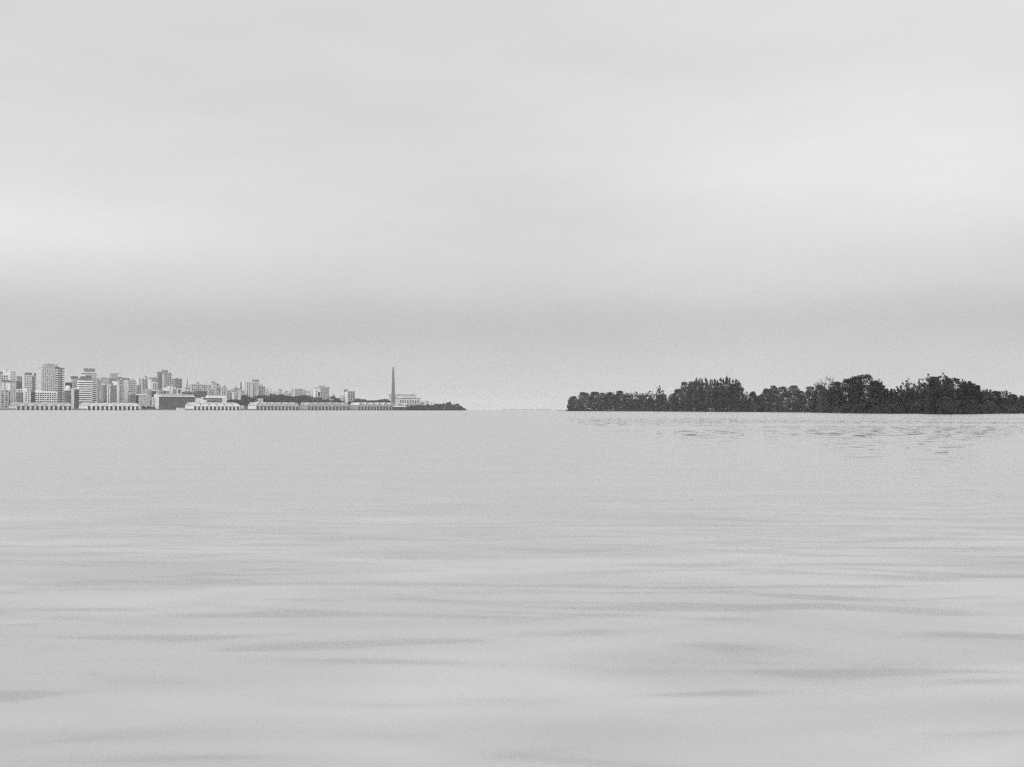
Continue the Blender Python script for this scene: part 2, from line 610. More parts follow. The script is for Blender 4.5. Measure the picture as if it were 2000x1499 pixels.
b = simple(69, 112, 768.5, 788.5, 60, .78, 'long white framed office of five window rows under the tall slab tower', name='office_block', cp=4.1, rp=3.9, style='frame', side=.03)
b.block(71, 83, 765, 768, W9, y0=1); b.block(84, 110, 767, 768, W7, y0=1)

b = Bld(69.5, 108, 722, 790, 110, 'tallest slab tower of the skyline with blank pale left wall', name='apartment_tower', side=.27, maxdep=36, mindep=30)
b.body(mat(.5)); b.windows(3.7, 3.5, lx0=b.lx(82), lx1=b.lx(107), bot=b.z(770), fw=.42, fh=.42)
part('blank_wall', W55, b.root, -.35, b.lx(81), -.3, b.dep, 0, b.top)
b.block(83, 107, 720, 722, W35, y0=0); b.block(92, 107.5, 714.5, 720, W35)
for xx in (94, 98, 103): b.block(xx, xx + 2, 713, 714.5, W25, name='water_tank')
b = Bld(107, 126.5, 722, 790, 112, 'narrow tower with two columns of white balconies beside the tallest slab', name='apartment_tower', side=.05)
b.body(mat(.2))
r_ = int((b.top - b.bot) / (4.0 * b.Y / F))
ph = (b.top - b.bot) / r_
for j in range(r_):
    for (xa, xb) in ((107.5, 112.3), (121.5, 125.8)):
        part('balcony', W9, b.root, b.lx(xa), b.lx(xb), -1.3, 0, b.bot + ph * j, b.bot + ph * (j + .5))
    part('balcony', W55, b.root, b.lx(113.5), b.lx(117.5), -.9, 0, b.bot + ph * j, b.bot + ph * (j + .32))
part('corner_wall', W7, b.root, b.lx(125.5), b.w + .1, -1.3, 3, 0, b.top)
b.block(107, 116, 719, 722, W15, y0=0); b.block(118, 126.5, 720.5, 722, W35, y0=-1); b.mast(113, 713.5, .5); b.mast(110, 714, .8)
simple(126, 141, 750.5, 790, 140, .24, 'dark block with thin horizontal rails behind the white round tank', rp=3.6, style='bands', frac=.3)
b = Bld(126.5, 140.5, 766, 790, 100, 'low dark block carrying a white round water tank on its roof', side=.1)
b.body(W25); b.windows(4, 4, fw=.6); b.roofbits(W55)
MB().lathe([(0.1, 0), (3.2, .3), (3.8, 3), (3.7, 6.5), (2.4, 8.2), (.2, 8.6)], 16, b.lx(134.5), 5).build('water_tank', W9, b.root, (0, 0, b.top))
MB().lathe([(0.1, 0), (2.2, .3), (2.2, 4), (.2, 4.6)], 14, b.lx(129.8), 4).build('water_tank', W9, b.root, (0, 0, b.top))
b = Bld(139.5, 153, 763, 801, 60, 'dark building with pale side wall and white roof edge left of the striped tower', side=.4, maxdep=34)
b.body(W15); b.strips(GLASS, 2.6, .5); part('side_wall', W55, b.root, -.3, 0, 0, b.dep, 0, b.top); part('roof_edge', W9, b.root, -.8, b.w + .3, -.8, b.dep, b.top, b.top + 1.4)
b = simple(139, 158, 741.5, 765, 230, .45, 'mid grey block with dark rooftop storey behind the striped tower', rp=3.8, cp=3.6, clutter=0)
b.block(140, 152, 737.5, 741.5, W15, y0=-.3)
b = Bld(153, 179.3, 746.5, 788.5, 60, 'office tower wrapped in broad white horizontal bands', name='office_tower', side=.06)
b.body(W08, name='glazing'); b.bands(4.25, W9, .55)
b.body(W15, name='ground_storey', top=b.bot - .3, x0=-.2, x1=b.w * .85, y0=-.6)
b = Bld(157, 178.5, 737.5, 748, 92, 'dark rooftop block between the two white striped towers', side=.1, maxdep=14)
b.body(W25); b.windows(3, 3.4, fw=.6); b.clutter(3)
b = Bld(159, 188.3, 729.5, 786, 124, 'taller striped tower with thin white bands behind the broad banded one', name='office_tower', side=.1)
b.body(W08, name='glazing'); b.bands(3.95, W7, .52); b.block(166, 186, 722.5, 729, W25)
for xx in (166, 171, 177, 183): b.block(xx, xx + 1.4, 721.6, 722.5, W15, name='vent_box')
simple(188, 197, 745, 790, 210, .4, 'plain mid grey block right of the striped towers', rp=4, cp=3.5, fh=.3)
simple(195, 208.5, 739.5, 772, 290, .42, 'hazy plain grey slab behind the twin white columns', rp=6, cp=6, fw=.2, fh=.2, clutter=0)
simple(195, 200, 768, 781, 100, .85, 'small blank white block behind the quay roofs', style='blank', clutter=0)
simple(200, 208.2, 754.5, 788, 60, .3, 'narrow dark block with upright window lines', cp=2.3, rp=4, style='strips', frac=.5)
b = Bld(208, 231.5, 755, 789, 60, 'grey glass block held between thin bright white columns', name='office_block', side=.03)
b.body(mat(.22)); b.bands(3.6, W25, .3, proud=.15, name='spandrel')
for xa, xb in ((209, 211), (213.4, 215), (228.3, 231)): part('column', W9, b.root, b.lx(xa), b.lx(xb), -1.2, .5, 0, b.top + .6)
b.block(222, 230, 747, 755, W9); b.block(217, 222, 750, 755, W25); b.roofbits(W55)
b = simple(208, 240, 741, 758, 150, .33, 'wide grey block with stepped roof behind the white columns', cp=3.2, rp=3.8, clutter=0)
b.block(218, 238, 731, 741, W35); b.block(231, 237.5, 732.5, 738, W9, name='water_tank', y0=-.5, y1=4)
simple(231.5, 240, 745, 788, 104, .42, 'narrow mid grey block right of the white columns', cp=3, rp=4)
b = Bld(240, 265.5, 744.5, 789, 100, 'tower with blank pale wall and striped windows, dark rooftop', name='apartment_tower', side=.04)
b.body(W45); part('blank_wall', W55, b.root, b.lx(241.5), b.lx(250.5), -.3, 0, 0, b.top)
part('dark_recess', W08, b.root, 0, b.lx(241.3), -.1, .1, 0, b.top)
b.windows(3.1, 3.9, lx0=b.lx(251), lx1=b.lx(264.5), fw=.7, fh=.35); b.block(240, 253, 740, 744.5, W25); b.block(254, 262, 742.5, 744.5, W35)
simple(252, 265, 773, 790, 62, .25, 'low dark block in front of the tower with the blank wall', cp=3, rp=4, style='strips')
simple(265.5, 276, 756, 772, 150, .36, 'small mid grey block behind the white edged roof', cp=3.5, rp=4)
b = Bld(265.5, 293, 774, 797, 60, 'low block with dense small windows, white roof edge and dark left end', side=.2, maxdep=30)
b.body(mat(.5)); b.windows(2.6, 3.3, fw=.45, fh=.45, bot=b.z(795)); part('dark_wall', W08, b.root, -.3, 0, 0, b.dep, 0, b.top)
part('roof_edge', W9, b.root, -.6, b.w * .7, -.6, b.dep, b.top, b.top + 1.8)
simple(287, 296, 763, 797, 95, .42, 'mid grey block right of the dense windowed one', cp=2.8, rp=3.6)
simple(268, 276, 742.5, 757, 330, .75, 'pale hazy block standing on the ridge', cp=4, rp=5)
simple(275, 292, 743, 761, 260, .42, 'cluttered grey flats below the ridge', cp=3, rp=3.6, fw=.6)
simple(291.5, 296, 743, 763, 220, .8, 'thin white slab tower among grey flats', style='blank', clutter=0)
simple(287, 309, 741, 752, 370, .33, 'wide hazy grey block left of the slender dark tower', cp=3, rp=4)
simple(296, 308.5, 750, 768, 190, .6, 'pale block with barred front left of the slender dark tower', cp=3, rp=4.4, style='strips')
b = simple(295, 305, 766, 782, 100, .13, 'dark block topped by a thin white slab', style='blank', clutter=0, parapet=False)
part('roof_slab', W9, b.root, -.5, b.w + .4, -.5, 12, b.top, b.top + 1.3)
simple(296, 302, 779, 797, 62, .75, 'small white block left of the long dark glazed terminal', cp=3, rp=5, clutter=0)
b = simple(309, 317.5, 729, 760, 260, .2, 'slender dark tower left of the hazy ridge tower', cp=3, rp=4, fh=.3, clutter=0)
b = simple(317, 335, 731, 763, 215, .42, 'hazy ridge tower with curved roof block', cp=3.1, rp=3.7, fw=.6, clutter=0)
b.block(319, 328.5, 725, 731, W25); b.block(328.5, 334, 729, 731, W35)
simple(334, 340.5, 742, 757, 290, .5, 'small pale block between two ridge towers', cp=3, rp=4)
b = simple(339, 355.5, 742, 760, 320, .26, 'dark hazy block on the ridge right of the curved roof tower', cp=5, rp=6, fh=.3, clutter=1)
b.mast(354.5, 739, .4)
simple(308, 322.5, 764, 774, 150, .42, 'low flats behind the terminal roof', cp=3, rp=4, fw=.6)
simple(322.5, 329.5, 760, 773.5, 112, .8, 'small white framed block behind the terminal roof', cp=3.5, rp=12, style='frame', clutter=0)
simple(329.5, 338, 756.5, 773.5, 110, .52, 'blank pale gable end standing over the terminal roof', style='blank', clutter=0)
simple(338, 344, 759.5, 773.5, 112, .7, 'narrow block with black and white upright bars', cp=2.2, rp=12, style='strips', frac=.5, clutter=0)
b = simple(344, 354.5, 761, 773, 112, .85, 'white frame building with one dark square opening', style='blank', clutter=0, parapet=False)
part('opening', W08, b.root, b.w * .2, b.w * .8, -.15, .1, b.z(770.5), b.z(763))
b = simple(360, 372, 757.5, 770, 270, .55, 'small church with a tall thin spire', name='church', cat='church', cp=4, rp=6, clutter=0)
MB().lathe([(2.4, 0), (2.4, 2.5), (1.2, 4), (.7, 5), (.55, 9), (.15, (b.z(740) - b.top))], 8, b.lx(367.3), 4).build('spire', W15, b.root, (0, 0, b.top))
simple(372, 382, 752.5, 770, 320, .5, 'pale hazy flats right of the church', cp=3, rp=4)
simple(355, 382.5, 768.5, 776, 150, .2, 'long low dark roofed block right of the white frame building', rp=3, style='bands', frac=.3)
# terminal
b = Bld(304, 379, 777, 798.5, 60, 'long dark glazed terminal with white roof slab and white end wall', name='terminal_building', side=.02)
b.body(W08, name='glazing'); b.bands(4.3, mat(.2), .22, proud=.3, top=b.top, bot=b.z(798), name='floor_band')
b.strips(mat(.16), 4.2, .18, b.lx(311), b.w, name='mullion', proud=.35, bot=b.z(798))
part('roof_slab', W9, b.root, b.lx(310), b.w + .5, -1.5, b.dep, b.top, b.top + 1.7)
part('end_wall', W9, b.root, -.8, b.lx(310), -1.8, b.dep, 0, b.z(772.5))
b = simple(311, 379, 773, 778, 95, .6, 'recessed pale top storey on the terminal roof', cp=3.2, rp=4.5, clutter=4, side=.02)
simple(380, 397, 780, 789, 62, .72, 'blank pale low hall right of the terminal', style='blank', side=.02)
b = Bld(396.5, 443.5, 779, 789, 60, 'low white hall with two long dark window bands', name='office_block', side=.02)
b.body(W7); part('window_band', W08, b.root, b.lx(396.8), b.lx(434), -.3, .1, b.z(782.4), b.z(779.3)); part('window_band', W08, b.root, b.lx(404.5), b.lx(434), -.3, .1, b.z(787.6), b.z(783.6))
for i in range(12): part('mullion', W35, b.root, b.lx(399 + i * 3), b.lx(399.3 + i * 3), -.4, .1, b.z(787.6 if i > 1 else 782.4), b.z(779.3))
b.block(406, 443, 774.5, 778.6, W9, y0=.4); b.roofbits(W9)
b = simple(375, 413, 753.5, 768, 420, .45, 'wide pale hazy block with a rooftop mast and dish', cp=3.4, rp=3.8, skip=.1)
b.mast(403, 746.5, .35); MB().lathe([(.1, -.9), (.9, -.4), (.9, .4), (.1, .9)], 10, b.lx(403), 3).build('dish', W08, b.root, (0, 0, b.z(746)))
b.block(385, 398, 751, 753.5, W45)
simple(380, 405, 765.5, 780, 190, .25, 'dark low flats with white dotted roof line', cp=3, rp=3.8, style='bands', frac=.35)
b = simple(413, 429, 751, 771, 390, .5, 'pale hazy flats with broken roof line', cp=3, rp=3.8, clutter=4)
simple(405, 419, 762, 778, 250, .48, 'mid height pale flats behind the white hall', cp=3, rp=4)
simple(421, 431, 757, 772, 230, .38, 'small grey flats behind the white hall', cp=3.2, rp=4)
simple(430, 444, 758.5, 775, 300, .55, 'pale squarish block at the foot of the hazy ridge', cp=3.4, rp=4.2)
simple(443, 448, 765, 780, 210, .33, 'thin grey block beside the squarish pale one', cp=2.6, rp=4)
simple(446, 457, 763.5, 783, 320, .45, 'faint hazy block left of the park trees', cp=3.4, rp=4.4)
simple(456, 468, 760.5, 772, 350, .36, 'hazy grey block with rooftop posts', cp=3, rp=4, clutter=5)
simple(455, 469, 768, 783, 200, .6, 'pale stepped houses above the park trees', cp=2.8, rp=3.6, fw=.6)
simple(468, 477, 765, 783, 170, .5, 'pale flats left of the twin towers', cp=2.8, rp=3.6)
simple(472.5, 475.3, 749, 766, 340, .2, 'thin dark hazy slab left of the twin towers', style='blank', clutter=0)
b = Bld(475, 494, 748, 777, 180, 'pale tower split by two dark upright window strips', name='apartment_tower', side=.08)
b.body(mat(.62)); b.strips(W15, 3.2, .35, b.lx(481.6), b.lx(488.4)); b.roofbits(W7)
b.windows(3, 3.8, lx0=b.lx(488.8), lx1=b.lx(493.6), fw=.35, fh=.35)
b = Bld(494, 506, 745.5, 777, 182, 'pale tower with dark flat cap, right of the split tower', name='apartment_tower', side=.25)
b.body(mat(.5)); b.windows(4, 3.8, fw=.4, fh=.4); b.block(495, 506, 743, 745.5, W25, y0=-.4)
simple(506, 518, 757, 777, 184, .36, 'grey balconied block leaning against the capped tower', cp=3.2, rp=3.8, fw=.62, fh=.55)
simple(518, 525, 766, 776, 210, .7, 'small white house above the park trees', cp=3, rp=4)
b = simple(525, 534, 768, 776, 260, .6, 'small pale block with a crossed rooftop mast', cp=3, rp=4)
b.mast(530, 762, .3); part('crossbar', W15, b.root, b.lx(528), b.lx(531.8), 2.8, 3.1, b.z(762.6), b.z(762))


def gable_house(x0, x1, yt, ye, yb, d, tone, label, name='house'):
    b = Bld(x0, x1, ye, yb, d, label, name, 'house', .1, 14)
    b.body(mat(tone)); t = b.z(yt)
    MB().prism([(-.4, b.top), (b.w + .4, b.top), (b.w / 2, t)], -.4, b.dep).build('roof', mat(tone * .75), b.root)
    b.windows(3, 4, fw=.4)
    return b


gable_house(541, 554, 764.5, 768, 776, 300, .6, 'pale gabled house among the far rooftops')
simple(533, 542, 769, 777, 250, .65, 'pale low house left of the gabled one', cp=3, rp=4)
simple(553, 562, 768, 777, 230, .62, 'pale low house right of the gabled one', cp=3, rp=4)
simple(561, 571, 770, 778, 260, .55, 'low grey house left of the white edged flats', cp=3, rp=4)
b = simple(571, 591, 761, 778, 190, .42, 'grey flats with a bright white left edge', cp=3.4, rp=3.8, fw=.45)
part('blank_wall', W9, b.root, -.2, b.lx(576), -.3, .2, 0, b.top); b.mast(571.6, 759, .35)
simple(588, 600, 765, 777, 240, .5, 'faint pale flats right of the white edged ones', cp=3, rp=4)
simple(600, 614, 770.5, 778, 220, .68, 'row of low white houses left of the three part tower', cp=3, rp=4, clutter=3)
b = Bld(614, 648.5, 758.5, 784, 160, 'three part tower, white outer wings and grey barred middle', name='apartment_tower', side=.04)
b.body(mat(.42)); part('wing', W9, b.root, -.2, b.lx(625.5), -1.5, b.dep - 2, 0, b.z(761)); part('wing', W7, b.root, b.lx(643), b.w + .2, -1.5, b.dep - 2, 0, b.z(760))
part('dark_bay', W08, b.root, b.lx(620), b.lx(624.6), -1.7, -1.4, b.z(776), b.z(767)); part('dark_bay', W35, b.root, b.lx(615.5), b.lx(618), -1.7, -1.4, b.z(778), b.z(764))
b.strips(GLASS, 4, .35, b.lx(626.5), b.lx(642.5)); b.bands(3.8, mat(.42), .3, x0=b.lx(626), x1=b.lx(642.8), proud=.3, side=False, name='spandrel')
b.block(625, 635.5, 754.5, 758.5, W35); b.block(640, 645, 757, 758.5, W15, name='lift_house')
gable_house(654, 664.5, 775.5, 780, 787, 130, .75, 'white gabled house right of the three part tower')
simple(663.5, 670.5, 777, 787, 150, .65, 'small pale block with arched opening', cp=4, rp=6, clutter=0)
simple(670, 676, 776, 787, 170, .3, 'small dark block left of the lone square tower', cp=3, rp=4)
b = Bld(674.5, 693.5, 765.5, 787, 150, 'lone square tower with balconies and white left edge', name='apartment_tower', side=.12)
b.body(mat(.38)); part('blank_wall', W9, b.root, -.3, b.lx(679), -.4, 4, 0, b.top)
b.windows(4, 3.5, lx0=b.lx(679.8), lx1=b.lx(692.8), fw=.6, fh=.5); b.bands(3.5, W45, .22, x0=b.lx(679.5), x1=b.w + .1, proud=.7, side=False, name='balcony')
b.block(675.5, 680, 762, 765.5, W25); b.roofbits(W25)
simple(505, 514, 781, 789, 58, .8, 'small white hall in front of the park trees', style='grid', cp=3, rp=5, clutter=0)
simple(497, 506, 785.5, 790, 54, .6, 'low pale shed left of the small white hall', style='blank', clutter=0)
for i, (xa, xb, yt, t) in enumerate(((822, 831, 786, .5), (831, 839, 783.5, .6), (840, 848, 786, .62), (846, 852, 789, .75))):
    simple(xa, xb, yt, 793, 46 - i * 7, t, ['low grey annex right of the power station', 'pale shed with a sloping roof right of the grey annex', 'pale hut among trees on the point', 'tiny white hut nearest the tip of the point'][i],
           cp=3.5, rp=4, clutter=1, name='annex' if i < 2 else 'hut', cat='building', maxdep=8)

hazy = [(383, 390, 757, 440, .4, 'left of the wide block with a mast'), (414, 420, 747.5, 470, .36, 'just over the broken roofed flats'), (436, 441, 755, 430, .5, 'over the squarish pale block'), (448, 453, 770, 260, .3, 'under the faint hazy block'),
        (460.5, 463, 757.5, 420, .25, 'like a thin post beside the rooftop posts'), (508, 513, 753, 300, .45, 'over the grey balconied block'), (520, 524, 762.5, 380, .5, 'above the small white house'), (536, 541, 766.5, 330, .4, 'left of the gabled house roof'),
        (546, 551, 762.5, 420, .3, 'peeking over the gabled house'), (557, 562, 765, 400, .42, 'right of the gabled house'), (565, 570, 766, 380, .5, 'left of the white edged flats'), (583, 590, 763.5, 330, .3, 'behind the right end of the white edged flats'),
        (593, 597, 762.5, 420, .4, 'above the faint pale flats'), (603, 607, 767, 380, .34, 'left of the three part tower'), (609, 613, 765, 400, .6, 'touching the left wing of the three part tower'), (649, 654, 772, 260, .5, 'touching the right wing of the three part tower'),
        (664, 668, 774, 220, .6, 'between white gabled house and square tower'), (398, 404, 768, 280, .6, 'inside the dark low flats roof line'), (283, 287, 737, 420, .4, 'left of the slender dark tower on the ridge'), (262, 267, 747, 300, .5, 'beside the striped windowed tower'),
        (189, 193, 741, 380, .4, 'just right of the taller striped tower'), (300, 305, 738.5, 430, .5, 'ridge block close to the slender dark tower'), (385, 389, 749, 480, .3, 'behind the wide block with a mast'), (425, 430, 754, 440, .3, 'between broken roofed and squarish flats')]
for (xa, xb, yt, d, t_, where) in hazy:
    simple(xa, xb, yt, yt + 12, d, t_, 'tiny hazy block ' + where, cp=2.8, rp=3.6, fw=.55, clutter=1, maxdep=14)

# ------------------------------------------------------------------ power station and chimney
b = Bld(776, 821, 779, 793, 30, 'old power station with a row of tall narrow windows', name='power_station', side=.02, maxdep=40, mindep=34)
b.body(mat(.58)); b.roofbits(W7)
part('attic', W45, b.root, b.lx(776.5), b.lx(816.5), 6, 30, b.top + .7, b.z(772)); part('attic_cornice', W25, b.root, b.lx(775.5), b.lx(816.5), 5.3, 31, b.z(772) + .01, b.z(771.4))
part('skylight', W9, b.root, b.lx(780), b.lx(787.5), 4.6, 5.9, b.z(778), b.z(776.2))
part('cornice', W25, b.root, -.6, b.w + .4, -.8, 20, b.z(779.3), b.z(778.3))
for i in range(12):
    xa = 781.6 + i * 3.25
    part('window', None, b.root, b.lx(xa), b.lx(xa + 1.5), 0, 1, b.z(788.3), b.z(782.6), mesh=WIN_ME)
    part('pilaster', W9, b.root, b.lx(xa + 2.05), b.lx(xa + 2.75), -.5, .1, b.z(789.5), b.z(781))
part('plinth', W35, b.root, -.3, b.w + .2, -.4, .2, 0, b.z(790))
MB().prism([(b.lx(783), b.z(792.5)), (b.lx(788), b.z(792.5)), (b.lx(794), b.z(789)), (b.lx(790), b.z(789))], -6, -2).build('ramp', W9, b.root)
part('chimney_block', W35, b.root, b.lx(811), b.lx(813), 10, 14, b.z(772), b.z(769.8))

cp_, _ = onray(768, 42)
chz = GZ - 1
ch = empty('chimney', (cp_[0], cp_[1], chz)); tag(ch, 'very tall tapering concrete chimney beside the power station', 'chimney')
mpp = cp_[1] / F
H = zat(768, 719.5, cp_[1]) - chz
MB().lathe([(5.3, 0), (4.6, 6), (3.7, 14), (3.3, 24), (2.9, 45), (2.3, 62), (1.7, H - 1), (1.7, H)], 24).build('shaft', mat(.2, .9, .3, .3), ch)
for zz, rr_ in ((20, 3.5), (42, 3.0), (60, 2.42)): MB().lathe([(rr_, zz), (rr_ + .2, zz + .1), (rr_ + .2, zz + .6), (rr_, zz + .7)], 24, cap=False).build('ring', W25, ch)
MB().lathe([(1.7, H), (1.95, H + .05), (1.95, H + .9), (1.4, H + .9), (1.4, H)], 24, cap=False).build('rim', W25, ch)

# ------------------------------------------------------------------ warehouses
DOOR = MB().box(0, 1, -0.15, 0.1, 0, 1, 0).box(-.08, 0, -.4, .1, 0, 1.06, 1).box(1, 1.08, -.4, .1, 0, 1.06, 1).box(-.08, 1.08, -.4, .1, 1.0, 1.07, 1)


def warehouse(x0, x1, xend, ye, yp, yd, tone, rtone, label, ndoor=12, dark=.035, lantern=False, sidetone=None, closed=()):
    # x0..x1 front columns, xend = left edge of the end wall
    b = Bld(xend, x1, ye, 803, -1.0, label, 'warehouse', 'warehouse', (x0 - xend) / (x1 - xend), 40, 18, z0=GZ)
    m = mat(tone, .85, .08); rm = mat(rtone, .8, .1)
    dep = b.dep; ng = ndoor // 2; gp = b.w / ng
    zp = b.z(yp); ze = b.z(ye)
    part('wall', m, b.root, 0, b.w, 0, dep, 0, ze)
    if sidetone: part('end_wall', mat(sidetone), b.root, -.2, -.01, -.1, dep, 0, ze)
    for g in range(ng):
        a = gp * g
        MB().prism([(a + .05, ze), (a + gp - .05, ze), (a + gp * .62, zp), (a + gp * .38, zp)], -.0, .8).build('gable', m, b.root)
        r = MB()
        r.prism([(a, ze + .02), (a + .5, ze + .02), (a + gp * .4, zp + .05), (a + gp * .4, zp + .45)], -.8, dep + .5, 0)
        r.prism([(a + gp - .5, ze + .02), (a + gp, ze + .02), (a + gp * .6, zp + .45), (a + gp * .6, zp + .05)], -.8, dep + .5, 0)
        r.prism([(a + gp * .4, zp + .05), (a + gp * .6, zp + .05), (a + gp * .6, zp + .45), (a + gp * .4, zp + .45)], -.8, dep + .5, 0)
        r.build('roof', rm, b.root)
        if lantern:
            part('lantern', W15, b.root, a + gp - 1.4 if g < ng - 1 else a + gp - 2.2, a + gp + 1.4 if g < ng - 1 else a + gp - .2, 2, 7, ze + .4, ze + (zp - ze) * .72)
    if lantern:
        part('rear_roof', rm, b.root, -.3, b.w, dep * .55, dep * .8, ze, zp + .8)
    dm = DOOR.mesh('door', [mat(dark, .6, .3), m])
    pm = b.w / ndoor
    zd = b.z(yd)
    for i in range(ndoor):
        if i in closed: continue
        fw = .56
        part('door', None, b.root, pm * (i + .5 - fw / 2), pm * (i + .5 + fw / 2), 0, 1, 0, zd, mesh=dm)
        part('loading_bay', mat(max(.012, dark * .6), .8, .3), b.root, pm * (i + .5 - fw / 2), pm * (i + .5 + fw / 2), -.66, -.33, -b.gz + .1, -.05)
    for i in range(ndoor + 1):
        part('quay_pier', mat(tone * .85), b.root, max(0, pm * (i - .2)), min(b.w, pm * (i + .2)), -.62, -.3, -b.gz + .5, -.06)
    part('canopy', rm if tone > .5 else m, b.root, -.3, b.w + .3, -1.1, -.42, zd + .55, zd + .85)
    # end wall strip windows and eave
    part('end_band', mat(tone * .45), b.root, -.32, -.22, 1, dep - 1, ze - .9, ze - .2)
    MB().prism([(-.5, ze), (gp * .42, ze), (gp * .42, zp + .2)], 1, dep - .5).build('end_roof', rm, b.root)
    return b


warehouse(31.5, 141, 16, 794, 789.3, 796.2, .6, .34, 'first white gabled warehouse, grey doorways, at the left end of the quay', dark=.05, sidetone=.5)
warehouse(170, 272.5, 153.5, 793.5, 789.5, 796, .76, .48, 'white gabled warehouse with blackest doorways below the striped towers', dark=.015, sidetone=.8)
warehouse(377.5, 468.5, 362, 793, 788.7, 796, .72, .5, 'white warehouse with dark roof lanterns right of the terminal', dark=.04, lantern=True, sidetone=.8)
warehouse(500, 584, 484.5, 792.5, 788.3, 795.5, .42, .5, 'grey walled warehouse below the dark park trees', dark=.045, lantern=True, sidetone=.75)
warehouse(600, 682, 585.5, 792.5, 788.2, 795.5, .36, .42, 'dull grey warehouse below the three part tower', dark=.05, lantern=True, sidetone=.35)
warehouse(699, 771, 683.5, 792.5, 788.1, 795.5, .33, .6, 'last grey warehouse with white roof slopes next to the chimney', dark=.06, lantern=True, sidetone=.3)


# ------------------------------------------------------------------ small waterfront things
def pontoon(x0, x1, yt, yb, d, label):
    c, wd, _ = span(x0, x1, d)
    r = empty('pontoon', (c[0], c[1], 0), ANG); tag(r, label, 'pontoon')
    h = zat(x0, yt, c[1])
    part('hull', W45, r, 0, wd, 0, 8, -.5, .9); part('cabin', W9, r, .3, wd - .3, .5, 7, .9, h - .3); part('roof', W9, r, 0, wd, 0, 8, h - .3, h)
    for i in range(3): part('window', None, r, wd * (.15 + .3 * i), wd * (.15 + .3 * i) + 1.0, .5, 1.5, 2.2, 3.0, mesh=WIN_ME)
    return r


pontoon(348, 361.5, 798.7, 803, -14, 'plain white floating pontoon cabin moored left of the lanterned warehouse')
c, wd, _ = span(773.5, 794, -16)
r = empty('pier_shed', (c[0], c[1], 0), ANG); tag(r, 'long flat white roofed shed on dark piles at the chimney foot', 'pier')
h = zat(775, 794, c[1])
part('roof', W9, r, 0, wd, 0, 9, h - 1.6, h); part('deck', W15, r, .2, wd - .2, .3, 9, 1.3, 1.7); part('back_wall', W08, r, .3, wd - .3, 7, 7.4, 1.7, h - 1.6)
for i in range(9): part('post', W15, r, .5 + i * (wd - 1.5) / 8, .8 + i * (wd - 1.5) / 8, .6, .9, -2, h - 1.6)
for (xa, xb, yt, t, lab) in ((469.5, 476, 794.5, .7, 'small white quay hut between two warehouses'), (476.5, 483.5, 795.5, .22, 'small dark quay hut beside the white one')):
    bb = Bld(xa, xb, yt, 803, 3, lab, 'hut', 'hut', .1, 6, 4, z0=GZ)
    bb.body(mat(t)); part('roof', mat(t * 1.1), bb.root, -.4, bb.w + .3, -.5, bb.dep + .3, bb.top, bb.top + .5); part('door', DARK, bb.root, bb.w * .4, bb.w * .62, -.1, .05, 0, bb.top * .7)

# thin lamp posts and cranes on the quay
for i, x in enumerate((275, 287, 300, 315, 330, 345)):
    c, _ = onray(x, 4)
    lp = empty('street_lamp', (c[0], c[1], GZ), ANG)
    tag(lp, 'thin quay lamp post, ' + ['first', 'second', 'third', 'fourth', 'fifth', 'sixth'][i] + ' along the open quay right of the striped towers', 'lamp post', 'lamp posts on the open quay')
    MB().tube((0, 0, 0), (0, 0, 8), .16, .1).build('pole', W25, lp)
    MB().tube((0, 0, 8), (0, -1.6, 8.4), .09, .07).build('arm', W25, lp)
    part('lamp_head', W55, lp, -.15, .15, -2.1, -1.5, 8.3, 8.5)

# ------------------------------------------------------------------ trees


def quads(c, size, rng, flat=0.0):
    """random oriented small leaf quads at centres c (n,3)"""
    n = len(c)
    a = rng.normal(size=(n, 3)); a /= np.linalg.norm(a, axis=1)[:, None]
    b_ = rng.normal(size=(n, 3)); b_ -= (b_ * a).sum(1)[:, None] * a; b_ /= np.linalg.norm(b_, axis=1)[:, None]
    s = size * rng.uniform(.55, 1.3, size=(n, 1))
    a = a * s; b_ = b_ * s * .6
    return np.stack([c - a, c + b_ * .9 - a * .1, c + a, c - b_ * .9 + a * .1], 1).reshape(-1, 3)


def mesh_quads(name, v, m):
    n = len(v) // 4
    me = bpy.data.meshes.new(name)
    me.vertices.add(len(v)); me.vertices.foreach_set('co', v.astype(np.float32).ravel())
    me.loops.add(len(v)); me.loops.foreach_set('vertex_index', np.arange(len(v), dtype=np.int32))
    me.polygons.add(n); me.polygons.foreach_set('loop_start', np.arange(0, len(v), 4, dtype=np.int32))
    me.materials.append(m)
    me.update(calc_edges=True)
    return me


